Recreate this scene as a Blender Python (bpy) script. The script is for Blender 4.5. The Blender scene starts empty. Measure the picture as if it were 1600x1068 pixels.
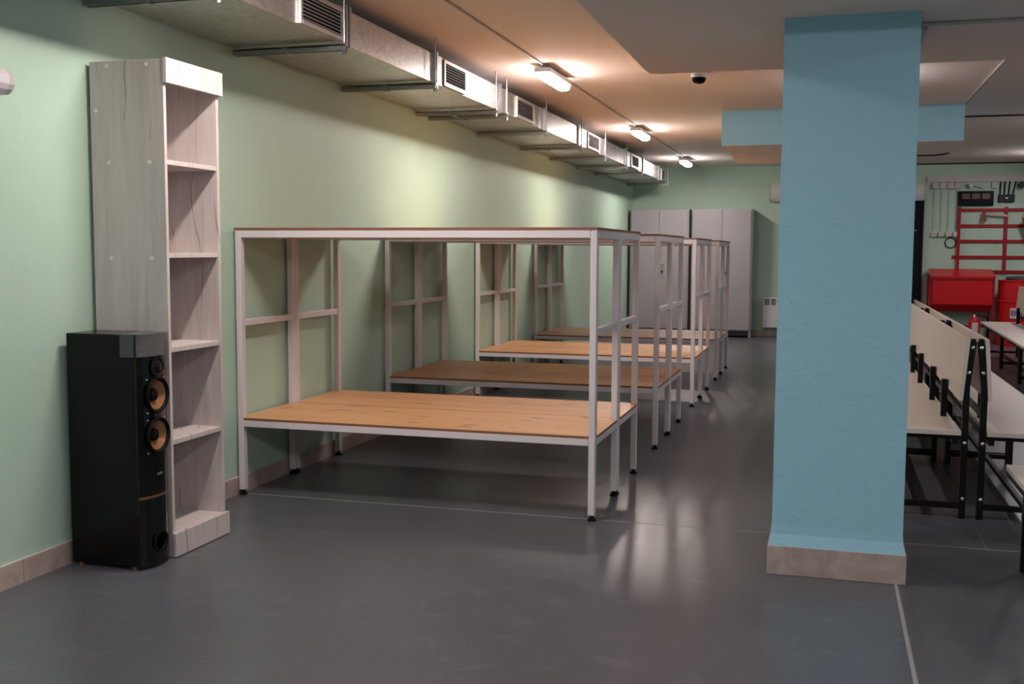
import bpy, bmesh, math, random
from mathutils import Vector, Matrix
random.seed(7)
S = bpy.context.scene
COL = S.collection

# ------------------------------------------------------------------ materials
def mat(name, color=(.5, .5, .5), rough=.5, metal=0., spec=.5, coat=0., emit=None, strength=0.):
    m = bpy.data.materials.new(name); m.use_nodes = True
    b = m.node_tree.nodes['Principled BSDF']
    b.inputs['Base Color'].default_value = (*color, 1)
    b.inputs['Roughness'].default_value = rough
    b.inputs['Metallic'].default_value = metal
    b.inputs['Specular IOR Level'].default_value = spec
    b.inputs['Coat Weight'].default_value = coat
    if emit:
        b.inputs['Emission Color'].default_value = (*emit, 1)
        b.inputs['Emission Strength'].default_value = strength
    return m

class NT:
    """small node helper"""
    def __init__(s, m):
        s.t = m.node_tree; s.b = s.t.nodes['Principled BSDF']
    def n(s, typ, **kw):
        nd = s.t.nodes.new(typ)
        for k, v in kw.items():
            if k in nd.inputs.keys(): nd.inputs[k].default_value = v
            else: setattr(nd, k, v)
        return nd
    def l(s, a, b): s.t.links.new(a, b)
    def coord(s, scale=(1, 1, 1), kind='Object'):
        tc = s.n('ShaderNodeTexCoord'); mp = s.n('ShaderNodeMapping')
        mp.inputs['Scale'].default_value = scale
        s.l(tc.outputs[kind], mp.inputs['Vector']); return mp.outputs['Vector']
    def noise(s, vec, scale, detail=3., rough=.55, dist=0.):
        nd = s.n('ShaderNodeTexNoise'); nd.inputs['Scale'].default_value = scale
        nd.inputs['Detail'].default_value = detail; nd.inputs['Roughness'].default_value = rough
        nd.inputs['Distortion'].default_value = dist
        s.l(vec, nd.inputs['Vector']); return nd.outputs['Fac']
    def ramp(s, fac, stops):
        nd = s.n('ShaderNodeValToRGB'); e = nd.color_ramp.elements
        while len(e) < len(stops): e.new(.5)
        for el, (p, c) in zip(e, stops):
            el.position = p; el.color = (*c, 1) if len(c) == 3 else c
        s.l(fac, nd.inputs['Fac']); return nd.outputs['Color']
    def mix(s, fac, a, b, mode='MIX'):
        nd = s.n('ShaderNodeMix'); nd.data_type = 'RGBA'; nd.blend_type = mode
        for sock, v in ((nd.inputs[0], fac), (nd.inputs[6], a), (nd.inputs[7], b)):
            if isinstance(v, (int, float)): sock.default_value = v
            elif isinstance(v, tuple): sock.default_value = (*v, 1)
            else: s.l(v, sock)
        return nd.outputs[2]
    def math(s, op, a, b=0.):
        nd = s.n('ShaderNodeMath'); nd.operation = op
        for sock, v in ((nd.inputs[0], a), (nd.inputs[1], b)):
            if isinstance(v, (int, float)): sock.default_value = v
            else: s.l(v, sock)
        return nd.outputs[0]
    def bump(s, h, strength=.3, dist=.01):
        nd = s.n('ShaderNodeBump'); nd.inputs['Strength'].default_value = strength
        nd.inputs['Distance'].default_value = dist
        s.l(h, nd.inputs['Height']); s.l(nd.outputs['Normal'], s.b.inputs['Normal'])
    def color(s, c): s.l(c, s.b.inputs['Base Color'])
    def rough(s, f, lo, hi):
        nd = s.n('ShaderNodeMapRange'); nd.inputs['To Min'].default_value = lo; nd.inputs['To Max'].default_value = hi
        s.l(f, nd.inputs['Value']); s.l(nd.outputs['Result'], s.b.inputs['Roughness'])

def plaster(name, c, var=.06, bump=.25, rough=.55):
    m = mat(name, c, rough); t = NT(m); v = t.coord()
    a = t.noise(v, 1.3, 3); c2 = tuple(x * (1 - var) for x in c)
    t.color(t.mix(a, c, c2))
    big = t.noise(v, 9, 4, .6, .6); fine = t.noise(v, 55, 3)
    t.bump(t.math('ADD', t.math('MULTIPLY', big, .8), t.math('MULTIPLY', fine, .25)), bump, .008)
    return m

M = {}
M['green'] = plaster('pale_green_wall_paint', (.445, .605, .495), .05, .34)
M['blue'] = plaster('sky_blue_column_paint', (.30, .57, .705), .04, .6, .45)
M['ceil'] = plaster('matt_ceiling_paint', (.80, .715, .67), .03, .08, .8)
M['bunk'] = mat('white_powder_coat', (.70, .645, .68), .38)
M['cabinet'] = mat('light_grey_sheet_metal', (.33, .315, .34), .42)
M['cabdark'] = mat('painted_gap_shade', (.03, .03, .032), .6)
M['black'] = mat('black_powder_coat', (.005, .005, .006), .42, spec=.2)
M['rubber'] = mat('black_rubber', (.005, .005, .005), .65, spec=.12)
M['cream'] = mat('pale_birch_laminate', (.66, .58, .525), .42)
M['creamedge'] = mat('laminate_edge', (.50, .43, .38), .5)
M['red'] = mat('fire_red_paint', (.54, .004, .010), .35, spec=.35)
M['darkred'] = mat('fire_red_paint_on_rack', (.31, .004, .012), .42, spec=.3)
M['white'] = mat('white_plastic', (.62, .60, .62), .4)
M['whitedim'] = mat('off_white_plastic', (.50, .47, .46), .5)
M['lampside'] = mat('lit_lamp_diffuser_side', (.9, .9, .9), .4, emit=(1., .93, .92), strength=42.)
M['capwhite'] = mat('white_screw_cap', (.80, .77, .75), .4)
M['lamp'] = mat('lit_lamp_diffuser', (.9, .9, .9), .4, emit=(1., .94, .985), strength=95.)
for _n, _c, _s in (('lampwarm', (1., .865, .785), 150.), ('lampdim', (1., .94, .985), 85.), ('lampfront', (1., .94, .985), 160.), ('lampfaint', (1., .94, .985), 14.)):
    M[_n] = mat('lit_' + _n, (.9, .9, .9), .4, emit=_c, strength=_s)
M['steel'] = mat('zinc_plated_steel', (.40, .41, .41), .38, 1.)
M['bolt'] = mat('bright_bolt_steel', (.75, .74, .73), .25, 1.)
M['spk'] = mat('black_gloss_cabinet', (.003, .0035, .0035), .22, spec=.25)
M['spkfront'] = mat('piano_black_front', (.002, .002, .002), .08, spec=.4)
M['cone'] = mat('copper_cone', (.42, .19, .085), .32, .55)
M['copper'] = mat('copper_trim', (.36, .17, .09), .3, .8)
M['screen'] = mat('dark_display_glass', (.003, .003, .004), .25, spec=.08)
M['digits'] = mat('unlit_red_segments', (.10, .018, .022), .3)
M['slot'] = mat('dark_void', (.006, .006, .006), .9)
M['axewood'] = mat('axe_handle_wood', (.50, .36, .26), .5)
M['axered'] = mat('axe_head_red_paint', (.22, .02, .025), .45)
M['purple'] = mat('purple_sign_ink', (.16, .03, .16), .5)
M['label'] = mat('white_label_paper', (.62, .58, .60), .5)
M['door'] = mat('black_door_leaf', (.006, .006, .008), .4, spec=.15)
M['hose'] = mat('dark_brown_hose', (.05, .032, .03), .7)
M['joint'] = mat('pale_floor_joint', (.30, .29, .29), .6)
M['jointthin'] = mat('thin_floor_joint', (.30, .29, .29), .6)
M['jointdim'] = mat('faint_floor_joint', (.17, .17, .18), .6)
M['grout'] = mat('pale_grout', (.55, .47, .45), .7)

def mk_floor():
    m = mat('grey_epoxy_floor', (.07, .07, .075), .3); t = NT(m); v = t.coord(kind='Object')
    a = t.noise(v, .8, 5, .6); b = t.noise(v, 6, 5, .65, .4)
    f = t.math('ADD', t.math('MULTIPLY', a, .6), t.math('MULTIPLY', b, .4))
    col = t.ramp(f, [(.3, (.080, .083, .100)), (.55, (.097, .099, .117)), (.75, (.120, .121, .138))])
    sc = t.noise(t.coord((4.5, 6, 1)), 1.3, 6, .74, .4)
    mr = t.n('ShaderNodeMapRange'); mr.inputs['From Min'].default_value = .56; mr.inputs['From Max'].default_value = .74
    t.l(sc, mr.inputs['Value'])
    col = t.mix(t.math('MULTIPLY', mr.outputs['Result'], .55), col, (.22, .215, .22))
    t.color(col)
    t.b.inputs['Roughness'].default_value = .31
    t.bump(t.math('ADD', t.noise(v, 120, 2), t.math('MULTIPLY', t.noise(v, 2.5, 3), 2.0)), .10, .004)
    return m
M['floor'] = mk_floor()

def mk_tile():
    m = mat('beige_stone_tile', (.27, .215, .19), .35); t = NT(m); v = t.coord()
    a = t.noise(v, 7, 5, .6, 1.2)
    t.color(t.ramp(a, [(.3, (.32, .245, .215)), (.5, (.41, .325, .29)), (.75, (.50, .41, .37))]))
    return m
M['tile'] = mk_tile()

def mk_ply():
    m = mat('varnished_plywood', (.6, .33, .16), .4); t = NT(m)
    info = t.n('ShaderNodeObjectInfo'); tc = t.n('ShaderNodeTexCoord')
    add = t.n('ShaderNodeVectorMath'); add.operation = 'ADD'
    off = t.n('ShaderNodeVectorMath'); off.operation = 'SCALE'
    cmb = t.n('ShaderNodeCombineXYZ')
    t.l(info.outputs['Random'], cmb.inputs[0]); t.l(info.outputs['Random'], cmb.inputs[1]); t.l(info.outputs['Random'], cmb.inputs[2])
    t.l(cmb.outputs[0], off.inputs[0]); off.inputs['Scale'].default_value = 37.
    t.l(tc.outputs['Object'], add.inputs[0]); t.l(off.outputs[0], add.inputs[1])
    def vec(sc):
        mp = t.n('ShaderNodeMapping'); mp.inputs['Scale'].default_value = sc
        t.l(add.outputs[0], mp.inputs['Vector']); return mp.outputs['Vector']
    g = t.noise(vec((.9, 14, 14)), 2.0, 5, .6, .8)
    broad = t.noise(vec((.5, 3, 3)), 1.6, 3, .5, .4)
    f = t.math('ADD', t.math('MULTIPLY', g, .5), t.math('MULTIPLY', broad, .5))
    col = t.ramp(f, [(.3, (.54, .27, .11)), (.5, (.67, .355, .16)), (.7, (.77, .455, .235))])
    vo = t.n('ShaderNodeTexVoronoi'); vo.voronoi_dimensions = '2D'; vo.inputs['Scale'].default_value = 1.; t.l(vec((3.6, 13., 1.)), vo.inputs['Vector'])
    rnd = t.n('ShaderNodeSeparateColor'); t.l(vo.outputs['Color'], rnd.inputs[0])
    thr = t.math('MULTIPLY', t.math('SUBTRACT', rnd.outputs[0], .5), .30)
    kd = t.math('SUBTRACT', vo.outputs['Distance'], thr)
    kn = t.n('ShaderNodeMapRange'); kn.inputs['From Min'].default_value = .0; kn.inputs['From Max'].default_value = .06
    kn.inputs['To Min'].default_value = .75; kn.inputs['To Max'].default_value = 0.
    t.l(kd, kn.inputs['Value'])
    t.color(t.mix(kn.outputs['Result'], col, (.16, .065, .025)))
    t.rough(g, .32, .5)
    return m
M['ply'] = mk_ply()
M['plyedge'] = mat('plywood_edge', (.24, .10, .055), .6)

def mk_oak():
    m = mat('whitewashed_oak_board', (.5, .43, .41), .5); t = NT(m)
    info = t.n('ShaderNodeObjectInfo'); tc = t.n('ShaderNodeTexCoord')
    cmb = t.n('ShaderNodeCombineXYZ')
    for i in range(3): t.l(t.math('MULTIPLY', info.outputs['Random'], 23. + i), cmb.inputs[i])
    add = t.n('ShaderNodeVectorMath'); add.operation = 'ADD'
    t.l(tc.outputs['Object'], add.inputs[0]); t.l(cmb.outputs[0], add.inputs[1])
    def vec(sc):
        mp = t.n('ShaderNodeMapping'); mp.inputs['Scale'].default_value = sc
        t.l(add.outputs[0], mp.inputs['Vector']); return mp.outputs['Vector']
    g = t.noise(vec((16, 16, 1.2)), 2.0, 5, .6, .5)
    b = t.noise(vec((3, 3, .4)), 2.0, 3)
    f = t.math('ADD', t.math('MULTIPLY', g, .6), t.math('MULTIPLY', b, .4))
    col = t.ramp(f, [(.3, (.46, .405, .39)), (.5, (.57, .51, .495)), (.72, (.65, .59, .575))])
    # sparse long dark cracks
    sx = t.n('ShaderNodeSeparateXYZ'); t.l(add.outputs[0], sx.inputs[0])
    wob = t.noise(vec((2.0, 2.0, 1.9)), 1.0, 3, .5)
    u = t.math('ADD', t.math('MULTIPLY', t.math('ADD', sx.outputs[0], sx.outputs[1]), 8.5), t.math('MULTIPLY', wob, 1.7))
    wid = t.math('MULTIPLY', t.math('SUBTRACT', t.noise(vec((9, 9, 2.0)), 1.0, 2), .45), .17)
    ln = t.math('LESS_THAN', t.math('ABSOLUTE', t.math('SUBTRACT', t.math('FRACT', u), .5)), wid)
    mk = t.math('GREATER_THAN', t.noise(vec((4, 4, 1.1)), 1.3, 1), .45)
    t.color(t.mix(t.math('MULTIPLY', t.math('MULTIPLY', ln, mk), .6), col, (.17, .13, .12)))
    t.rough(g, .42, .6)
    return m
M['oak'] = mk_oak()

def mk_galv():
    m = mat('galvanised_sheet', (.56, .55, .55), .3, 1.); t = NT(m); v = t.coord((1, .5, 1))
    vo = t.n('ShaderNodeTexVoronoi'); vo.inputs['Scale'].default_value = 55.; t.l(v, vo.inputs['Vector'])
    sep = t.n('ShaderNodeSeparateColor'); t.l(vo.outputs['Color'], sep.inputs[0])
    t.color(t.mix(sep.outputs[0], (.43, .42, .42), (.54, .53, .53)))
    t.rough(t.noise(t.coord((2, .8, 6)), 3., 3), .30, .46)
    t.bump(t.noise(t.coord(), 2.2, 2), .06, .03)
    return m
M['galv'] = mk_galv()
M['alu'] = mat('anodised_grille_frame', (.58, .55, .54), .35, .85)

def mk_film():
    m = mat('clear_packing_film', (.22, .24, .24), .15); t = NT(m)
    t.b.inputs['Alpha'].default_value = .28
    t.bump(t.noise(t.coord((40, 40, 130)), 1.0, 3, .6, 1.), .9, .01)
    return m
M['film'] = mk_film()

# ------------------------------------------------------------------ geometry helpers
class MB:
    def __init__(s): s.bm = bmesh.new()
    def box(s, x0, x1, y0, y1, z0, z1, bev=0., seg=1, mi=0):
        r = bmesh.ops.create_cube(s.bm, size=1.)
        vs = r['verts']
        for v in vs:
            v.co = Vector((x0 + (v.co.x + .5) * (x1 - x0), y0 + (v.co.y + .5) * (y1 - y0), z0 + (v.co.z + .5) * (z1 - z0)))
        fs = {f for v in vs for f in v.link_faces}
        for f in fs: f.material_index = mi
        if bev > 0:
            es = list({e for v in vs for e in v.link_edges})
            bmesh.ops.bevel(s.bm, geom=es, offset=bev, segments=seg, profile=.5, affect='EDGES')
        return s
    def prism(s, pts, a0, a1, axis='z', mi=0, side_mi=None):
        """extrude a 2D outline along an axis: z -> (x,y), y -> (x,z), x -> (y,z)"""
        def P(p, a):
            return {'z': (p[0], p[1], a), 'y': (p[0], a, p[1]), 'x': (a, p[0], p[1])}[axis]
        lo = [s.bm.verts.new(P(p, a0)) for p in pts]; hi = [s.bm.verts.new(P(p, a1)) for p in pts]
        n = len(pts)
        fs = [s.bm.faces.new(lo[::-1]), s.bm.faces.new(hi)]
        for f in fs: f.material_index = mi
        for i in range(n):
            f = s.bm.faces.new((lo[i], lo[(i + 1) % n], hi[(i + 1) % n], hi[i]))
            f.material_index = mi if side_mi is None else side_mi
        return s
    def tube(s, pts, r, n=10, cap=True):
        pts = [Vector(p) for p in pts]; rings = []
        for i, p in enumerate(pts):
            d = (pts[min(i + 1, len(pts) - 1)] - pts[max(i - 1, 0)]).normalized()
            a = Vector((0, 0, 1)) if abs(d.z) < .95 else Vector((1, 0, 0))
            u = d.cross(a).normalized(); w = d.cross(u).normalized()
            rings.append([s.bm.verts.new(p + r * (math.cos(2 * math.pi * k / n) * u + math.sin(2 * math.pi * k / n) * w)) for k in range(n)])
        for A, B in zip(rings, rings[1:]):
            for k in range(n):
                f = s.bm.faces.new((A[k], A[(k + 1) % n], B[(k + 1) % n], B[k])); f.smooth = True
        if cap: s.bm.faces.new(rings[0][::-1]); s.bm.faces.new(rings[-1])
        return s
    def lathe(s, prof, c=(0, 0, 0), axis='z', n=24, cap=True):
        """prof: list of (radius, height)"""
        rings = []
        for r, h in prof:
            ring = []
            for k in range(n):
                a = 2 * math.pi * k / n; u, w = r * math.cos(a), r * math.sin(a)
                q = {'z': (u, w, h), 'x': (h, u, w), 'y': (w, h, u)}[axis]
                ring.append(s.bm.verts.new((c[0] + q[0], c[1] + q[1], c[2] + q[2])))
            rings.append(ring)
        for A, B in zip(rings, rings[1:]):
            for k in range(n):
                f = s.bm.faces.new((A[k], A[(k + 1) % n], B[(k + 1) % n], B[k])); f.smooth = True
        if cap: s.bm.faces.new(rings[0][::-1]); s.bm.faces.new(rings[-1])
        return s
    def bar(s, a, b, w, h, up=(0, 0, 1)):
        """rectangular bar from a to b; w across, h along up"""
        a, b = Vector(a), Vector(b); d = (b - a).normalized(); up = Vector(up)
        u = d.cross(up).normalized(); v = u.cross(d).normalized()
        q = [(-1, -1), (1, -1), (1, 1), (-1, 1)]
        A = [s.bm.verts.new(a + u * (x * w / 2) + v * (y * h / 2)) for x, y in q]
        B = [s.bm.verts.new(b + u * (x * w / 2) + v * (y * h / 2)) for x, y in q]
        s.bm.faces.new(A[::-1]); s.bm.faces.new(B)
        for i in range(4): s.bm.faces.new((A[i], A[(i + 1) % 4], B[(i + 1) % 4], B[i]))
        return s
    def build(s, name, mats, parent=None, sharp=35):
        bmesh.ops.recalc_face_normals(s.bm, faces=s.bm.faces[:])
        me = bpy.data.meshes.new(name); s.bm.to_mesh(me); s.bm.free()
        if not isinstance(mats, (list, tuple)): mats = [mats]
        for m in mats: me.materials.append(M[m] if isinstance(m, str) else m)
        if any(p.use_smooth for p in me.polygons): me.set_sharp_from_angle(angle=math.radians(sharp))
        o = bpy.data.objects.new(name, me); COL.objects.link(o)
        if parent is not None: o.parent = parent
        return o

def tag(o, label, cat, group=None, kind=None):
    o['label'] = label; o['category'] = cat
    if group: o['group'] = group
    if kind: o['kind'] = kind
    return o
def thing(name, label, cat, loc=(0, 0, 0), rz=0., group=None, kind=None):
    o = bpy.data.objects.new(name, None); COL.objects.link(o)
    o.empty_display_size = .1; o.location = loc; o.rotation_euler = (0, 0, rz)
    return tag(o, label, cat, group, kind)
def kids(o): return [c for c in bpy.data.objects if c.parent == o]
def copy_tree(o, parent=None):
    c = o.copy(); COL.objects.link(c)
    if parent is not None: c.parent = parent
    for ch in kids(o): copy_tree(ch, c)
    return c

# ------------------------------------------------------------------ the room
XR, YB, YF, ZC = 9.0, 17.0, -5.0, 2.60
def struct(mb, name, mats, label, cat): return tag(mb.build(name, mats), label, cat, kind='structure')

struct(MB().box(-.2, XR + .2, YF - .2, YB + .2, -.12, 0), 'floor', 'floor', 'smooth grey painted floor of the hall with faint scuffs', 'floor')
struct(MB().box(-.2, 0, YF - .2, YB + .2, 0, ZC), 'wall_left', 'green', 'pale green plaster wall behind the bunks and shelf', 'wall')
struct(MB().box(0, XR, YB, YB + .2, 0, ZC), 'wall_back', 'green', 'pale green far wall behind the grey cabinets', 'wall')
struct(MB().box(XR, XR + .2, YF - .2, YB + .2, 0, ZC), 'wall_right', 'green', 'pale green right wall of the hall', 'wall')
struct(MB().box(0, XR, YF - .2, YF, 0, ZC), 'wall_front', 'green', 'pale green wall behind the viewer', 'wall')
struct(MB().box(-.2, XR + .2, YF - .2, YB + .2, ZC, ZC + .2), 'ceiling', 'ceil', 'flat matt off-white concrete ceiling', 'ceiling')
def skirting(name, boxes, label):
    mb = MB()
    for (x0, x1, y0, y1) in boxes:
        mb.box(x0, x1, y0, y1, 0, .089, mi=0); mb.box(x0, x1, y0, y1, .089, .094, mi=1)
    return struct(mb, name, ['tile', 'grout'], label, 'baseboard')
skirting('baseboard_left', [(0, .012, YF + i * .6 + .001, YF + i * .6 + .598) for i in range(36)], 'beige stone tile skirting along the green left wall')
skirting('baseboard_back', [(.014 + i * .6, .012 + i * .6 + .598, YB - .012, YB) for i in range(5)] + [(4.37 + i * .6, 4.37 + i * .6 + .598, YB - .012, YB) for i in range(7)], 'beige stone tile skirting along the far green wall')
# floor joints
struct(MB().box(.014, XR, 5.027, 5.033, 0, .0012), 'trim_1', 'jointthin', 'thin pale floor joint running across the hall under the first bunk', 'floor joint')
struct(MB().box(3.272, 3.286, YF, 4.385, 0, .0015), 'trim_2', 'joint', 'pale floor joint running from the blue column towards the viewer', 'floor joint')
struct(MB().box(3.693, 3.697, 5.0, 14., 0, .0012), 'trim_3', 'jointdim', 'thin pale floor joint running between the back-to-back benches', 'floor joint')
# columns with drop panels
def column(y, near):
    w = 'near' if near else 'far'
    c = thing('column', 'big square sky blue column standing in front of the benches' if near else
              'blue column in line behind the near column carrying the farther drop panel', 'column', (3.05, y, 0), kind='structure')
    a = .25; z1 = 2.205
    mb = MB(); bm = mb.bm
    prof = [(a + .012, .118), (a + .010, .128), (a + .002, .165), (a, .2), (a, z1)]
    rings = [[bm.verts.new((sx * r, sy * r, z)) for sx, sy in ((-1, -1), (1, -1), (1, 1), (-1, 1))] for r, z in prof]
    for A, B in zip(rings, rings[1:]):
        for k in range(4): bm.faces.new((A[k], A[(k + 1) % 4], B[(k + 1) % 4], B[k]))
    bm.faces.new(rings[0][::-1]); bm.faces.new(rings[-1])
    mb.build('shaft', 'blue', c)
    MB().box(-.266, .266, -.266, .266, 0, .118, .002).build('base_tile', 'tile', c)
    p = MB(); p.box(-.97, .97, -.955, .955, z1, ZC, mi=0)
    for f in p.bm.faces: f.material_index = 1 if f.normal.z < -.5 else 0
    bm = p.bm; bm.normal_update()
    for f in bm.faces: f.material_index = 1 if f.calc_center_median().z < z1 + .01 else 0
    p.build('drop_panel', ['blue', 'ceil'], c)
    return c
column(4.645, True); column(10.45, False)
struct(MB().box(2.085, 4.03, 5.602, 9.493, 2.5, ZC), 'trim_4', 'ceil', 'wide shallow off-white ceiling beam between the two drop panels', 'ceiling beam')
struct(MB().box(4.005, 4.028, 5.62, 9.48, 2.488, 2.5), 'trim_5', 'whitedim', 'slim off-white cable trunking along the right edge of the ceiling beam', 'trunking')
# door behind the column
d = thing('door_1', 'black door in the far wall beside the blue column', 'door', (3.83, YB - .001, 0), kind='structure')
MB().box(-.47, .47, -.03, 0, 0, 2.045, .003).build('door_leaf', 'door', d)
fr = MB(); fr.box(-.52, -.47, -.045, 0, 0, 2.09); fr.box(.47, .50, -.045, 0, 0, 2.09); fr.box(-.47, .47, -.045, 0, 2.045, 2.09)
fr.build('door_frame', 'black', d)
MB().tube([(.40, -.03, 1.62), (.40, -.07, 1.62), (.33, -.07, 1.62)], .008).build('handle', 'bolt', d)

# ------------------------------------------------------------------ ceiling lamps
def lamp_proto():
    r = thing('ceiling_light', '', 'ceiling light', (0, 0, 0), 0, 'linear ceiling lights')
    b = MB(); b.box(-.058, .058, -.325, .325, 2.540, 2.572, .006, 2)
    b.box(-.02, .02, -.22, -.16, 2.572, ZC); b.box(-.02, .02, .16, .22, 2.572, ZC)
    b.build('housing', 'white', r)
    pts = [(-.046, 2.540), (-.047, 2.526), (-.044, 2.512), (-.036, 2.504), (-.015, 2.499), (.015, 2.499), (.036, 2.504), (.044, 2.512), (.047, 2.526), (.046, 2.540)]
    m = MB(); m.prism(pts, -.315, .315, 'y'); m.bm.normal_update()
    bmesh.ops.recalc_face_normals(m.bm, faces=m.bm.faces[:])
    for f in m.bm.faces: f.material_index = 0 if f.normal.z < -.45 else 1
    m.build('diffuser', ['lamp', 'lampside'], r)
    return r
LA = [(1.04, 7.7, 'lit ceiling light nearest the viewer above the second bunk'), (1.04, 11.5, 'middle lit ceiling light of the row beside the duct'),
      (1.04, 15.3, 'farthest lit ceiling light of the row near the grey cabinets'), (1.04, 3.9, 'lit ceiling light above the tall shelf, out of the picture overhead'),
      (1.04, .1, 'lit ceiling light by the left wall beside the viewer'), (1.04, -3.7, 'lit ceiling light at the near end of the left row'),
      (5.7, 15.3, 'lit ceiling light above the red fire equipment'), (5.7, 11.5, 'lit ceiling light of the right row above the far benches'),
      (5.7, 7.7, 'lit ceiling light of the right row beside the near benches'), (5.7, 3.9, 'lit ceiling light of the right row level with the column'),
      (5.7, .1, 'lit ceiling light of the right row beside the viewer'),
      (3.2, 7.75, 'lit light under the ceiling beam hidden behind the blue column'), (3.2, .4, 'lit ceiling light above the viewer')]
L0 = lamp_proto()
for i, (x, y, lab) in enumerate(LA):
    o = L0 if i == 0 else copy_tree(L0)
    wm = 'lampwarm' if (i in (0, 1)) else ('lampfaint' if i == 11 else 'lampfront' if i in (4, 10, 12) else 'lampdim' if i in (6, 7, 8, 9) else None)
    if wm:
        for ch in kids(o):
            if ch.name.startswith('diffuser'): ch.data = ch.data.copy(); ch.data.materials[0] = M[wm]
    o.location = (x, y, -.1 if (abs(x - 3.2) < .01 and y > 5) else 0); o['label'] = lab
tag(MB().tube([(1.04, 2.8, 2.5925), (1.04, 16.99, 2.5925)], .0075, 8).build('cable_conduit', 'whitedim'), 'thin off-white conduit on the ceiling linking the lights beside the duct', 'conduit')

# ------------------------------------------------------------------ ventilation duct
duct = thing('ventilation_duct', 'long galvanised air duct hung under the ceiling along the green left wall', 'duct', (0, 0, 0))
X0, X1, Z0, Z1 = .006, .60, 2.337, 2.515
joints = [-4.2, -2.6, -.9, 1.0, 2.9, 5.12, 6.40, 7.76, 9.13, 10.43, 11.76, 13.0, 14.29, 15.69, 16.47]
for a, b in zip(joints, joints[1:]):
    MB().box(X0, X1, a + .003, b - .003, Z0, Z1, .002).build('duct_section', 'galv', duct)
for y in joints[1:-1]:
    f = MB(); 
    for dy in (-.022, .022):
        f.box(X1 - .004, X1 + .016, y + dy - .011, y + dy + .011, Z0 - .016, Z1 + .016)
        f.box(X0 + .01, X1 - .004, y + dy - .011, y + dy + .011, Z0 - .008, Z0 + .01)
        f.box(X0 + .01, X1 - .004, y + dy - .011, y + dy + .011, Z1 - .01, Z1 + .016)
    f.build('flange', 'steel' if y not in (7.76,) else 'galv', duct)
MB().box(X1, X1 + .004, 6.47, 6.53, Z0, Z1).build('seam_strip', 'galv', duct)
for y0, y1 in [(4.60, 5.07), (6.55, 6.98), (8.22, 8.74), (10.84, 11.42), (13.38, 13.92), (15.92, 16.30), (2.0, 2.45)]:
    g = MB(); t = .022; za, zb = Z0 + .006, Z1 - .008
    g.box(X1, X1 + .016, y0, y0 + t, za, zb, .002); g.box(X1, X1 + .016, y1 - t, y1, za, zb, .002)
    g.box(X1, X1 + .016, y0 + t, y1 - t, za, za + t, .002); g.box(X1, X1 + .016, y0 + t, y1 - t, zb - t, zb, .002)
    gr = g.build('grille', 'alu', duct)
    MB().box(X1, X1 + .002, y0 + t, y1 - t, za + t, zb - t).build('grille_opening', 'slot', gr)
    s_ = MB(); n = 7
    for k in range(n):
        z = za + t + (k + .5) * (zb - za - 2 * t) / n
        s_.bar((X1 + .008, y0 + t, z), (X1 + .008, y1 - t, z), .012, .0035, (.5, 0, 1))
    s_.build('louvres', 'alu', gr)
hy = [3.86, 5.03, 6.33, 7.60, 7.87, 9.06, 10.44, 11.62, 12.95, 14.03, 16.42]
words = ['at the top left edge of the picture', 'beside the grille nearest the viewer', 'before the second grille', 'at the double joint, nearer one', 'at the double joint, farther one',
         'just past the third grille', 'before the fourth grille', 'just past the fourth grille', 'before the fifth grille', 'just past the fifth grille', 'at the far end near the back wall']
for y, w in zip(hy, words):
    h = thing('duct_hanger', 'steel trapeze hanger rail under the air duct ' + w, 'duct hanger', (0, y, 0), 0, 'trapeze hangers under the air duct')
    st = MB(); st.box(.012, .645, -.019, -.013, 2.292, 2.320); st.box(.012, .645, .013, .019, 2.292, 2.320); st.box(.012, .645, -.019, .019, 2.314, 2.3205)
    st.build('strut', 'steel', h)
    rd = MB(); rd.tube([(.632, 0, 2.272), (.632, 0, ZC)], .005, 8); rd.build('threaded_rod', 'steel', h)
    nt = MB(); nt.lathe([(.012, 2.274), (.012, 2.290)], (.632, 0, 0), n=6); nt.build('nut', 'steel', h)
    nt = MB(); nt.lathe([(.014, 2.3215), (.014, 2.331)], (.632, 0, 0), n=6); nt.build('nut', 'steel', h)
    cl = MB(); cl.box(.30, .325, -.026, .026, 2.282, 2.324); cl.build('clip', 'steel', h)

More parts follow.
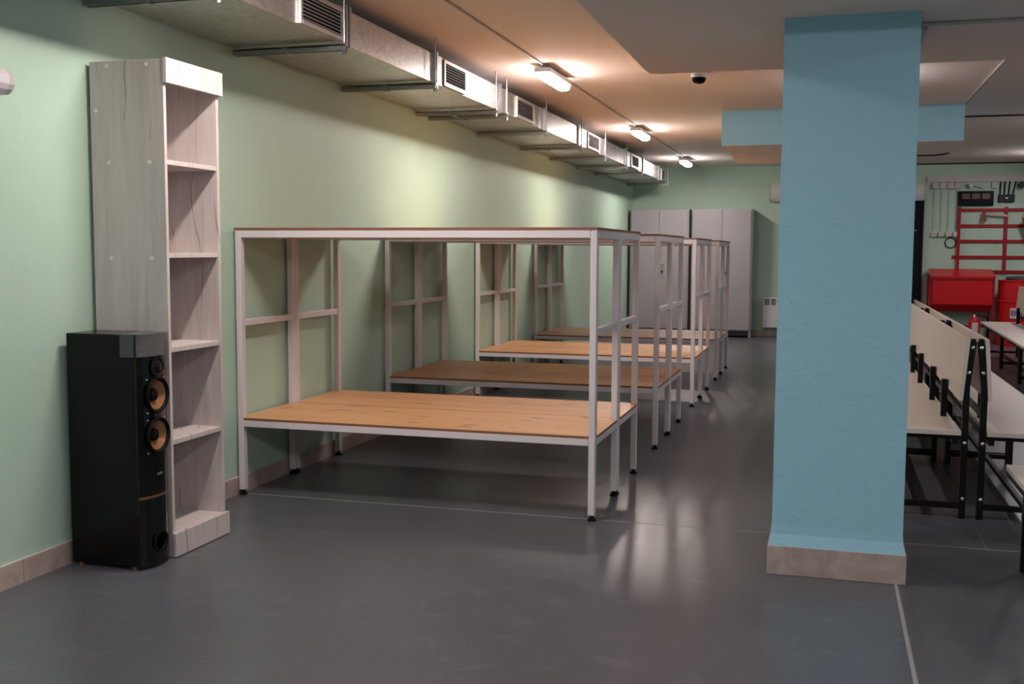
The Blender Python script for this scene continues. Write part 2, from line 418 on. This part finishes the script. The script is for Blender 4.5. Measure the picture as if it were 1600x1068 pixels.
# ------------------------------------------------------------------ bunks
def bunk_proto():
    r = thing('bunk_bed', '', 'bunk bed', (0, 0, 0), 0, 'steel bunks in a row along the left wall')
    Lx, D, w, dd = 1.923, 1.20, .033, .040
    zt, zd = 1.398, .402
    ys = [(0, dd), (D / 2 - dd - .001, D / 2 - .001), (D / 2 + .001, D / 2 + dd + .001), (D - dd, D)]
    for x0 in (0, Lx - w):
        for (a, b) in ys:
            p = MB().box(x0, x0 + w, a, b, .028, zt, .003).build('post', 'bunk', r)
            f = MB(); cx, cy = x0 + w / 2, (a + b) / 2
            f.lathe([(.021, 0), (.021, .008), (.016, .012), (.010, .014), (.010, .026), (.0145, .026), (.0145, .030)], (cx, cy, 0), n=14)
            f.build('foot', 'rubber', p)
    rails = [(.004, .034), (D / 2 - .036, D / 2 - .002), (D / 2 + .002, D / 2 + .036), (D - .034, D - .004)]
    rails[0] = (0, .03); rails[3] = (D - .03, D)
    for z1, hgt in ((zt, .040), (zd, .036)):
        for (a, b) in rails:
            MB().box(w, Lx - w, a, b, z1 - hgt, z1, .003).build('long_rail', 'bunk', r)
        for x0, x1 in ((0, .03), (Lx - .03, Lx)):
            for (a, b) in ((dd, D / 2 - dd - .001), (D / 2 + dd + .001, D - dd)):
                MB().box(x0, x1, a, b, z1 - hgt, z1, .003).build('end_rail', 'bunk', r)
    for x0, x1 in ((.002, .029), (Lx - .029, Lx - .002)):
        for (a, b) in ((dd, D / 2 - dd - .001), (D / 2 + dd + .001, D - dd)):
            MB().box(x0, x1, a, b, .896, .930, .003).build('guard_bar', 'bunk', r)
    for a, b in ((0, D / 2 - .003), (D / 2 + .003, D)):
        MB().prism([(-.002, a - (.002 if a == 0 else 0)), (Lx + .002, a - (.002 if a == 0 else 0)), (Lx + .002, b), (-.002, b)], zt, zt + .012, 'z', 0, 1).build('upper_board', ['ply', 'plyedge'], r)
        n = dd + .003
        pts = [(w + .003, a), (Lx - w - .003, a), (Lx - w - .003, a + n), (Lx + .002, a + n), (Lx + .002, b - n), (Lx - w - .003, b - n), (Lx - w - .003, b), (w + .003, b), (w + .003, b - n), (.0, b - n), (.0, a + n), (w + .003, a + n)]
        MB().prism(pts, zd, zd + .012, 'z', 0, 1).build('lower_board', ['ply', 'plyedge'], r)
    return r
B0 = bunk_proto()
for i, (y, lab) in enumerate([(4.985, 'white steel two-tier bunk with plywood decks nearest the viewer, beside the tall shelf'),
                              (6.965, 'second white steel bunk from the viewer, its lower plywood deck lying in shade'),
                              (8.985, 'third white steel bunk from the viewer, its lower plywood deck brightly lit'),
                              (10.955, 'farthest white steel bunk, standing before the grey cabinets')]):
    o = B0 if i == 0 else copy_tree(B0)
    o.location = (.021, y, 0); o['label'] = lab

# ------------------------------------------------------------------ shelf
sh = thing('shelving_unit', 'tall narrow whitewashed wood shelving unit against the left wall behind the black speaker', 'shelf', (.018, 3.866, 0))
Wd, Dp, Ht = .412, .352, 2.07
def dots(mb, pts, r=.0085):
    for (x, z) in pts: mb.lathe([(r, -.0018), (r, .0002)], (x, 0, z), 'y', 12)
sp_ = MB().box(0, Dp, 0, .018, .002, Ht, .001).build('side_panel', 'oak', sh)
dt = MB(); dots(dt, [(.085, Ht - .02), (.275, Ht - .02), (.028, 1.87), (.085, 1.655), (.28, 1.655), (.085, 1.26), (.28, 1.26)]); dt.build('screw_cap', 'capwhite', sp_)
MB().box(0, Dp, Wd - .018, Wd, .002, Ht, .001).build('side_panel', 'oak', sh)
MB().box(0, .006, .018, Wd - .018, .004, Ht - .018).build('back_panel', 'oak', sh)
MB().box(.006, Dp, .018, Wd - .018, Ht - .018, Ht - .001).build('top_panel', 'oak', sh)
for z in (1.645, 1.262, .868, .478): MB().box(.006, Dp - .004, .018, Wd - .018, z, z + .020, .0008).build('shelf_board', 'oak', sh)
MB().box(.006, Dp, .018, Wd - .018, .085, .103).build('shelf_board', 'oak', sh)
MB().box(Dp, Dp + .018, -.004, Wd + .010, 1.973, Ht + .004, .001).build('cornice_board', 'oak', sh)
MB().box(Dp, Dp + .018, -.004, Wd + .006, .004, .104, .001).build('plinth_board', 'oak', sh)

# ------------------------------------------------------------------ speaker
sk = thing('floor_speaker', 'tall glossy black floor-standing loudspeaker in front of the white shelf by the left wall', 'speaker', (.033, 3.655, 0))
MB().box(0, .315, 0, .197, .014, .958, .004, 2).build('cabinet', 'spk', sk)
# gently bowed front baffle
pts = []
for k in range(9):
    t = k / 8; y = t * .197; pts.append((.3155 + .012 + .028 * (1 - (2 * t - 1) ** 2), y))
outl = [(.3155, 0)] + pts + [(.3155, .197)]
fx = .3155 + .012 + .028
baf = MB(); baf.prism(outl, .014, .956, 'z'); src = baf.build('baffle_source', 'spkfront')
cut = MB()
for z, r in ((.708, .062), (.543, .062)): cut.lathe([(.012, fx - .036), (r * .42, fx - .034), (r, fx - .002), (r, fx + .02)], (0, .0985, z), 'x', 40)
for z, r in ((.105, .034),): cut.lathe([(r * .9, fx - .036), (r, fx + .02)], (0, .0985, z), 'x', 32)
cutter = cut.build('baffle_cutter', 'spkfront')
bo_ = src.modifiers.new('cut', 'BOOLEAN'); bo_.operation = 'DIFFERENCE'; bo_.object = cutter; bo_.solver = 'EXACT'
bpy.context.view_layer.update()
bme = bpy.data.meshes.new_from_object(src.evaluated_get(bpy.context.evaluated_depsgraph_get()))
bpy.data.objects.remove(src); bpy.data.objects.remove(cutter)
bme.materials.clear(); bme.materials.append(M['spkfront'])
baffle = bpy.data.objects.new('front_baffle', bme); COL.objects.link(baffle); baffle.parent = sk
def driver(name, z, r, cone='cone'):
    c = (fx - .004, .0985, z)
    d_ = MB(); d_.lathe([(r, 0), (r, .009), (r * .93, .012), (r * .86, .009), (r * .82, .003), (r * .80, -.001)], c, 'x', 36, False); f = d_.build(name, 'rubber', sk)
    e = MB(); e.lathe([(r * .80, -.0005), (r * .36, -.024)], c, 'x', 36, False); e.build('cone', cone, f)
    q = MB(); q.lathe([(r * .36, -.024), (r * .31, -.010), (r * .18, -.003), (.001, -.001)], c, 'x', 24, False); q.build('dust_cap', 'rubber', f)
    return f
driver('woofer', .708, .074); driver('woofer', .543, .074)
tw = MB(); tw.lathe([(.044, 0), (.044, .008), (.03, .010), (.026, .006), (.018, .013), (.001, .018)], (fx - .004, .0985, .825), 'x', 28, False); tw.build('tweeter', 'spkfront', sk)
po = MB(); po.lathe([(.046, 0), (.046, .007), (.036, .008), (.033, .002), (.031, -.03)], (fx - .003, .0985, .105), 'x', 28, False); po.build('bass_port', 'rubber', sk)
MB().box(fx - .002, fx + .002, .085, .118, .380, .390).build('badge', 'steel', sk)
st = MB()
cv = [(x + .0015, y) for x, y in pts]
out2 = cv + [(x - .004, y) for x, y in pts[::-1]]
st.prism(out2, .291, .301, 'z'); st.build('trim_strip', 'copper', sk)
sc = MB()
for z in (.775, .640, .475, .61):
    for y in (.042, .155): sc.lathe([(.005, 0), (.004, .004)], (fx - .012 + .0, y, z), 'x', 10)
sc.build('screws', 'bolt', sk)
for x in (.03, .285):
    for y in (.02, .177): MB().lathe([(.012, 0), (.012, .014)], (x, y, 0), n=14).build('foot', 'copper', sk)
fl = MB(); fl.box(.255, .3185, -.0025, -.0008, .868, .9595); fl.box(.255, .345, -.0008, .1975, .9585, .9600)
cf = [(x + .002, y) for x, y in pts]; fl.prism(cf + [(x + .0008, y) for x, y in pts[::-1]], .868, .9595, 'z')
fl.build('packing_film', 'film', sk)

# ------------------------------------------------------------------ cabinets
def cabinet_proto():
    r = thing('metal_cabinet', '', 'cabinet', (0, 0, 0), 0, 'grey metal cabinets at the far wall')
    W, D, H = .905, .45, 1.94
    b = MB(); b.box(0, W, .02, D, .10, H, .003); b.build('body', 'cabinet', r)
    MB().box(.022, W / 2 - .002, 0, .019, .115, H - .016, .003).build('door', 'cabinet', r)
    dr = MB().box(W / 2 + .002, W - .022, 0, .019, .115, H - .016, .003).build('door', 'cabinet', r)
    hd = MB(); hd.box(W / 2 + .035, W / 2 + .075, -.010, 0, .98, 1.10, .004); hd.build('lock', 'steel', dr)
    k = MB(); k.lathe([(.014, -.028), (.016, -.01)], (W / 2 + .055, 0, .985), 'y', 14); k.build('knob', 'black', dr)
    q = MB(); q.box(.01, W - .01, .04, D - .02, 0.03, .10); q.build('gap_shade', 'cabdark', r)  # dark block standing in for the shade in the open gap under the cabinet
    for x in (0, W - .03):
        for y in (.02, D - .03): MB().box(x, x + .03, y, y + .03, 0, .10).build('leg', 'cabinet', r)
    return r
C0 = cabinet_proto(); C0.location = (.045, 16.52, 0); C0['label'] = 'left grey two-door metal cabinet in the corner of the green walls'
c = copy_tree(C0); c.location = (.995, 16.52, 0); c['label'] = 'right grey two-door metal cabinet beside the white wall heater'

# heater
h = thing('wall_heater', 'white panel heater low on the far green wall right of the grey cabinets', 'heater', (2.05, 16.88, 0))
MB().box(0, .72, 0, .075, .135, .60, .008, 2).build('body', 'white', h)
MB().box(.05, .67, .075, .119, .2, .5).build('wall_bracket', 'whitedim', h)
g = MB()
for k in range(7):
    for j in range(5): g.box(.03 + k * .096, .03 + k * .096 + .075, -.0015, .004, .485 + j * .02, .485 + j * .02 + .012)
g.build('vent_slots', 'slot', h)

# UV air units
def air_unit(label, loc, rz, sz=1., sd=1.):
    r = thing('air_purifier', label, 'air purifier', loc, rz, 'white wall-mounted air units')
    Ln = .9
    pr_ = [(0, -.055), (.075, -.055), (.098, -.030), (.11, .0), (.11, .055), (.088, .082), (.03, .082), (0, .07)]
    pr_ = [(x * sd, (z - .0135) * sz) for x, z in pr_]
    MB().prism(pr_, .03, Ln - .03, 'y').build('body', 'white', r)
    for y0, y1, s_ in ((0, .0295, 1), (Ln - .0295, Ln, -1)):
        MB().prism([(x * .96 + .001, z * .96) for x, z in pr_], y0, y1, 'y').build('end_cap', 'whitedim', r)
    b = MB(); zb = min(z for x, z in pr_); b.box(.01, .05, .2, .24, zb - .015, zb); b.box(.01, .05, Ln - .10, Ln - .06, zb - .015, zb); b.build('switch', 'black', r)
    return r
air_unit('white faceted air purifier on the left wall at the left edge of the picture', (.0005, 2.45, 1.906), 0, .64, .85)
air_unit('white air purifier high on the far wall just left of the blue column', (2.11, YB - .0005, 2.19), -math.pi / 2, 1.9, 1.2)
air_unit('white air purifier on the far wall right of the column above the black door', (3.437, YB - .0005, 2.178), -math.pi / 2, 1.8, 1.2)
tag(MB().box(1.09, 4.34, YB - .012, YB - .0005, 2.302, 2.314).box(1.09, 1.104, YB - .012, YB - .0005, 2.314, ZC).build('wall_trunking', 'whitedim'), 'thin off-white trunking dropping and running right along the far wall above the cabinets', 'trunking')

# dome camera
dc = thing('dome_camera', 'small white dome security camera with dark lens under the ceiling beam', 'security camera', (2.113, 7.48, 2.5005))
MB().lathe([(.053, 0), (.055, -.006), (.055, -.022), (.050, -.028)], n=28).build('base', 'white', dc)
MB().lathe([(.049, -.0275), (.046, -.045), (.034, -.062), (.015, -.068), (.001, -.069)], n=28, cap=False).build('lens_dome', 'screen', dc)

# conduits on the ceilings
tag(MB().tube([(3.31, 4.62, 2.197), (4.01, 4.62, 2.197)], .0075, 8).build('cable_conduit', 'whitedim'), 'grey conduit under the near drop panel running right from the blue column', 'conduit')
tag(MB().box(3.305, 3.345, 4.66, 5.12, 2.182, 2.2045, .002).build('junction_box', 'whitedim'), 'small off-white box under the near drop panel at the right face of the column', 'junction box')
tag(MB().tube([(4.05, 11.2, 2.592), (8.9, 11.2, 2.592)], .0075, 8).build('cable_conduit', 'hose'), 'dark conduit across the ceiling right of the far drop panel', 'conduit')
tag(MB().tube([(3.0, 10.80, 2.198), (3.9, 10.80, 2.198), (3.98, 10.72, 2.198), (4.015, 10.60, 2.198)], .0065, 8).build('cable', 'hose'), 'dark cable under the far drop panel with a bent right end', 'cable')
tag(MB().tube([(2.9, 16.985, 2.588), (4.6, 16.985, 2.588), (5.6, 16.985, 2.59), (8.9, 16.985, 2.585)], .01, 8).build('cable', 'hose'), 'thin dark line along the top of the far wall under the ceiling', 'cable')  # thin dark tube drawn along the joint of far wall and ceiling

# ------------------------------------------------------------------ benches
def bench_proto(s, name_label):
    """s=-1: seat towards -x, s=+1: seat towards +x. origin: foot of the near back leg"""
    r = thing('bench', name_label, 'bench', (0, 0, 0), 0, 'black framed benches with pale boards')
    Ln, w = 1.5, .030
    def X(u): return s * u
    def bx(mb, u0, u1, *a, **k):
        x0, x1 = sorted((X(u0), X(u1))); return mb.box(x0, x1, *a, **k)
    for y in (w / 2, Ln - w / 2):
        y += (.014 if y < 1 else -.014)
        m = MB(); m.bar((0, y, 0), (0, y, .645), w, w, (0, 1, 0)); m.bar((0, y, .64), (X(-.0245), y, .872), w * .95, w, (0, 1, 0))
        leg = m.build('back_leg', 'black', r)
        dirs = -1 if y < 1 else 1
        bo = MB()
        for (u, z) in ((0, .10), (0, .375), (-.008, .72), (-.021, .842)):
            bo.lathe([(.0095, dirs * .0150), (.0090, dirs * .019), (.005, dirs * .022), (.001, dirs * .0225)], (X(u), y, z), 'y', 12, False)
        bo.build('bolt', 'bolt', leg)
        m = MB(); m.bar((X(.35), y, 0), (X(.35), y, .392), w, w, (0, 1, 0)); fl_ = m.build('front_leg', 'black', r)
        bo = MB()
        for z in (.10, .34): bo.lathe([(.0085, dirs * .0150), (.008, dirs * .019), (.001, dirs * .021)], (X(.35), y, z), 'y', 12, False)
        bo.build('bolt', 'bolt', fl_)
        m = MB(); bx(m, .0155, .3345, y - .0125, y + .0125, .048, .075); m.build('end_bar', 'black', r)
        m = MB(); bx(m, .0155, .428, y - .0125, y + .0125, .393, .412); m.build('seat_rail', 'black', r)
        m = MB(); bx(m, -.034, -.012, y - .014, y + .014, .862, .884); m.build('top_plate', 'black', r)
    m = MB(); bx(m, .20, .225, .028, Ln - .028, .049, .074); m.build('stretcher', 'black', r)
    m = MB(); bx(m, .403, .428, .029, Ln - .029, .390, .412); bx(m, .03, .055, .029, Ln - .029, .365, .3925); m.build('seat_rail', 'black', r)
    m = MB(); bx(m, .018, .43, 0, Ln, .413, .435, .001); m.build('seat', 'cream', r)
    # leaning back board on the seat side of the back legs, split by brackets
    m = MB(); pts = [(X(.0165), .585), (X(.0345), .585), (X(.0105), .884), (X(-.0075), .884)]
    m.prism(pts, .001, Ln - .001, 'y'); m.build('backrest', 'cream', r)
    for y in (.49, 1.14):
        m = MB(); bx(m, .0365, .066, y, y + .040, .4352, .632)
        m.build('bracket', 'black', r)
    m = MB(); bx(m, -.012, .012, .029, Ln - .029, .50, .526); m.build('back_rail', 'black', r)
    return r
BL = bench_proto(-1, 'black framed bench with pale seat right behind the blue column, nearest of the left-facing row')
BR = bench_proto(1, 'nearest right-facing pale bench, back to back with the one behind the blue column')
BL.location = (3.652, 5.572, 0); BR.location = (3.733, 5.572, 0)
for i, (w1, w2) in enumerate([('second', 'middle'), ('third', 'last')]):
    o = copy_tree(BL); o.location = (3.652, 5.572 + 1.502 * (i + 1), 0); o['label'] = w1 + ' left-facing pale bench behind the blue column, counted from the viewer'
    o = copy_tree(BR); o.location = (3.733, 5.572 + 1.502 * (i + 1), 0); o['label'] = w1 + ' right-facing pale bench of the back-to-back row, counted from the viewer'
o = copy_tree(BL); o.location = (4.143, 3.244, 0); o['label'] = 'pale bench cut off by the right edge of the picture, nearest the viewer'
ra = -.030
for i, w in enumerate(['farthest pale bench of the right-hand row, its seat corner before the red barrel', 'middle pale bench of the right-hand row leading to the red barrel', 'nearest pale bench of the far right-hand row, mostly cut off']):
    o = copy_tree(BL); d_ = 1.5 + 1.503 * i
    o.location = (5.295 + math.sin(ra) * d_, 14.62 - math.cos(ra) * d_, 0); o.rotation_euler = (0, 0, ra); o['label'] = w

# ------------------------------------------------------------------ fire equipment at the far wall
rk = thing('fire_tool_rack', 'red steel rack of bars on the far wall above the red sand box', 'rack', (0, YB - .0005, 0))
for x in (4.815, 5.445, 6.075): MB().box(x - .022, x + .022, -.045, -.022, 1.0, 1.96, .003).build('upright', 'darkred', rk)
for z, x0 in ((1.915, 4.80), (1.685, 4.80), (1.462, 4.80), (1.232, 4.735), (1.022, 4.80)):
    MB().box(x0, 6.10, -.022, 0, z - .024, z + .024, .003).build('bar', 'darkred', rk)
ax = thing('fire_axe', 'fire axe with red head and pale wooden handle on the red rack', 'axe', (5.09, YB - .062, 0))
MB().prism([(.01, 1.760), (.035, 1.751), (.075, 1.751), (.10, 1.762), (.072, 1.83), (.076, 1.885), (.030, 1.885), (.040, 1.83)], -.012, .012, 'y').build('axe_head', 'axered', ax)
MB().prism([(-.015 + .09, 1.873), (.395, 1.842), (.40, 1.815), (.385, 1.812), (.075, 1.840)], -.011, .011, 'y').build('handle', 'axewood', ax)
MB().box(.035, .075, .013, .0395, 1.85, 1.87).build('hook', 'darkred', ax)
bk = thing('fire_bucket', 'conical red fire bucket hanging on the red rack at the right edge', 'bucket', (5.79, YB - .235, 0))
MB().lathe([(.012, 1.36), (.05, 1.45), (.165, 1.775), (.172, 1.785), (.166, 1.79), (.158, 1.78), (.03, 1.46)], n=28, cap=False).build('bucket_cone', 'red', bk)
MB().tube([(.168 * math.cos(a), 0, 1.78 + .12 * math.sin(a)) for a in [math.pi * k / 14 for k in range(15)]], .004, 6).build('wire_handle', 'black', bk)
MB().tube([(0, .211, 1.905), (0, 0, 1.895)], .006, 6).build('hook', 'darkred', bk)
rg = thing('hose_ring', 'thin black ring hanging on the far wall left of the red rack', 'ring', (4.712, YB - .010, 1.44))
MB().tube([(.075 * math.cos(2 * math.pi * k / 32), 0, .075 * math.sin(2 * math.pi * k / 32)) for k in range(33)], .008, 8, False).build('loop', 'black', rg)

sb = thing('fire_sand_box', 'red metal fire sand box with sloping lid under the red rack', 'sand box', (4.40, 16.50, 0))
MB().prism([(0, .56), (0, .945), (.44, .985), (.44, .46), (.13, .455)], .045, .84, 'x').build('bin', 'red', sb)
MB().prism([(-.025, .932), (-.025, .962), (.45, 1.060), (.45, 1.040), (.0, .947)], .02, .875, 'x').build('lid', 'red', sb)
for x in (.005, .845):
    lg = MB(); lg.box(x, x + .028, .02, .048, 0, .95); lg.box(x, x + .028, .41, .438, 0, .98); lg.box(x, x + .028, .05, .41, .24, .265); lg.build('leg', 'darkred', sb)
MB().bar((.845, .034, .25), (.03, .034, .25), .02, .02).build('cross_bar', 'darkred', sb)
fe = thing('fire_extinguisher', 'red fire extinguisher with white label on the floor under the sand box', 'extinguisher', (4.98, 16.18, 0))
MB().lathe([(.070, 0), (.075, .01), (.075, .33), (.062, .37), (.03, .395), (.022, .40)], n=24).build('cylinder', 'red', fe)
lb = MB(); a0, a1 = -2.1, -1.0
arc = [(.0758 * math.cos(a0 + (a1 - a0) * k / 8), .0758 * math.sin(a0 + (a1 - a0) * k / 8)) for k in range(9)]
lb.prism(arc + [(x * .99, y * .99) for x, y in arc[::-1]], .08, .33, 'z'); lb.build('paper_label', 'label', fe)
MB().lathe([(.02, .40), (.02, .425), (.014, .435)], n=14).build('valve', 'bolt', fe)
MB().tube([(.01, 0, .425), (.08, .01, .43), (.16, .02, .39), (.20, .02, .31), (.19, .02, .2)], .009, 8).build('hose', 'black', fe)
MB().box(-.07, .02, -.01, .01, .436, .448).build('lever', 'red', fe)

br = thing('water_barrel', 'red water barrel with white sign at the far wall by the right edge', 'barrel', (5.615, 16.60, 0))
R = .288
MB().lathe([(R, 0), (R + .008, .006), (R + .008, .018), (R, .026), (R, .29), (R + .010, .30), (R + .010, .315), (R, .325), (R, .60), (R + .010, .61), (R + .010, .625), (R, .635), (R, .892), (R + .008, .90), (R + .008, .915), (R - .01, .918), (R - .015, .905)], n=48).build('drum', 'red', br)
a0, a1 = -1.5708 - .56, -1.5708 + .56
arc = [((R + .0125) * math.cos(a0 + (a1 - a0) * k / 16), (R + .0125) * math.sin(a0 + (a1 - a0) * k / 16)) for k in range(17)]
sg = MB(); sg.prism(arc + [(x * .961, y * .961) for x, y in arc[::-1]], .385, .530, 'z'); sign = sg.build('sign', 'label', br)
cu = bpy.data.curves.new('lettering', 'FONT'); cu.body = 'ВОДА'; cu.size = .105; cu.align_x = 'CENTER'; cu.align_y = 'CENTER'; cu.extrude = .0008
to = bpy.data.objects.new('lettering_source', cu); COL.objects.link(to)
bpy.context.view_layer.update()
me = bpy.data.meshes.new_from_object(to.evaluated_get(bpy.context.evaluated_depsgraph_get()))
bpy.data.objects.remove(to); 
bt = bmesh.new(); bt.from_mesh(me); bt.from_mesh(me); nv_ = len(me.vertices); bt.verts.ensure_lookup_table()
for v in bt.verts[nv_:]: v.co.x += .006; v.co.z += .0004
bt.to_mesh(me); bt.free()
for v in me.vertices:
    x, y, z = v.co; a = -1.5708 + x / R; rr = R + .0172 + z
    v.co = (rr * math.cos(a), rr * math.sin(a), .457 + y)
me.materials.clear(); me.materials.append(M['purple'])
lt = bpy.data.objects.new('lettering', me); COL.objects.link(lt); lt.parent = sign
hs = thing('coiled_hose', 'dark coiled hose lying on top of the red water barrel', 'hose', (5.615, 16.60, .906))
MB().tube([((.10 + .0016 * k) * math.cos(k * .5), (.10 + .0016 * k) * math.sin(k * .5), .018 + .030 * abs(math.sin(k * .21))) for k in range(64)], .016, 8).build('coil', 'hose', hs)

# wall electrics
for k in range(4):
    nm = ['leftmost', 'second', 'third', 'rightmost'][k]
    x = 4.432 + k * .101
    b = thing('junction_box', nm + ' of the four square white boxes in a row under the wall trunking', 'junction box', (x, YB - .0005, 0), 0, 'white junction boxes on the far wall')
    MB().box(.002, .096, -.045, 0, 2.225, 2.318, .005, 2).build('box_body', 'whitedim', b)
    MB().box(.012, .086, -.0475, -.0452, 2.236, 2.307, .002).build('lid', 'whitedim', b)
    tag(MB().tube([(x + .03, YB - .009, 1.602), (x + .03, YB - .009, 2.224)], .007, 6).build('cable_conduit', 'whitedim'), 'thin pale vertical conduit below the ' + nm + ' white junction box', 'conduit', 'vertical conduits below the white boxes')
    s_ = thing('wall_socket', nm + ' of the four white sockets below the vertical conduits', 'socket', (x + .01, YB - .0005, 0), 0, 'white sockets on the far wall')
    MB().box(0, .074, -.04, 0, 1.53, 1.60, .006, 2).build('socket_body', 'white', s_)
    MB().lathe([(.024, -.0415), (.022, -.040)], (.037, 0, 1.565), 'y', 18).build('socket_face', 'whitedim', s_)
    MB().box(.060, .088, -.03, -.004, 1.52, 1.529).build('cable_gland', 'black', s_)
tag(MB().box(4.36, XR - .01, YB - .035, YB - .0005, 2.322, 2.408, .003).build('wall_trunking', 'whitedim'), 'wide pale trunking along the far wall above the black display and boxes', 'trunking')
tag(MB().box(5.235, 5.330, YB - .045, YB - .0005, 2.225, 2.318, .005, 2).build('junction_box', 'whitedim'), 'single square white box between the black display and the black router', 'junction box')
ds = thing('led_display', 'black wide display panel with three dark red segments on the far wall', 'display', (4.79, YB - .002, 0))
MB().box(0, .475, -.05, 0, 1.975, 2.188, .006, 2).build('housing', 'screen', ds)
for k in range(3): MB().box(.052 + k * .135, .052 + k * .135 + .105, -.0525, -.0502, 2.075, 2.150).build('segment_window', 'digits', ds)
sl = thing('spot_lamp', 'tiny black spot lamp with white face above the black display', 'lamp', (4.955, YB - .03, 2.255))
MB().lathe([(.022, .02), (.03, -.03), (.034, -.05)], (0, 0, .012), 'y', 16).build('shade', 'black', sl)
MB().lathe([(.032, -.0505), (.03, -.052)], (0, 0, .012), 'y', 16).build('lens', 'white', sl)
MB().box(-.006, .006, -.01, .0298, .0, .012).build('bracket', 'black', sl)
MB().tube([(.02, .01, .015), (.09, .02, -.01), (.17, .02, -.035)], .004, 6).build('lead', 'black', sl)
rt = thing('wifi_router', 'black router with four upright aerials on the far wall', 'router', (5.33, YB - .0005, 0))
MB().box(0, .215, -.05, 0, 2.025, 2.135, .006, 2).build('router_body', 'black', rt)
for k, lean in enumerate((.006, .006, .016, .04)): MB().tube([(.02 + k * .056, -.025, 2.136), (.02 + k * .056 + lean, -.025, 2.32)], .0095, 8).build('aerial', 'black', rt)
MB().box(.09, .12, -.052, -.0502, 2.078, 2.09).build('badge', 'steel', rt)
ca = thing('wall_camera', 'small black bullet camera on the far wall at the right edge', 'security camera', (5.62, YB - .002, 2.27))
MB().lathe([(.042, -.16), (.045, -.14), (.045, -.03), (.03, 0)], axis='y', n=18).build('camera_body', 'black', ca)
MB().box(.046, .12, -.10, 0, -.03, .03, .006).build('mount', 'black', ca)

# ------------------------------------------------------------------ world, camera, view
w = bpy.data.worlds.new('world'); S.world = w; w.use_nodes = True
w.node_tree.nodes['Background'].inputs[0].default_value = (.02, .02, .02, 1)
yaw, pitch, roll = .28438, .0851, .00488
sy, cy = math.sin(yaw), math.cos(yaw)
fw0 = Vector((-sy, cy, 0)); rt0 = Vector((cy, sy, 0)); up0 = Vector((0, 0, 1))
fw = fw0 * math.cos(pitch) - up0 * math.sin(pitch); up = up0 * math.cos(pitch) + fw0 * math.sin(pitch)
rgt = rt0 * math.cos(roll) + up * math.sin(roll); up2 = up * math.cos(roll) - rt0 * math.sin(roll)
cd = bpy.data.cameras.new('camera'); cam = bpy.data.objects.new('camera', cd); COL.objects.link(cam)
cd.sensor_width = 36.; cd.sensor_fit = 'HORIZONTAL'; cd.lens = 1678.3 / 1600 * 36; cd.clip_start = .05
mw = Matrix((rgt, up2, -fw)).transposed().to_4x4(); mw.translation = Vector((2.985, 0, 1.3)); cam.matrix_world = mw
S.camera = cam
S.view_settings.view_transform = 'Standard'; S.view_settings.look = 'None'
S.view_settings.exposure = .36; S.view_settings.gamma = 1.; S.view_settings.use_curve_mapping = False
S.cycles.max_bounces = 10; S.cycles.diffuse_bounces = 6
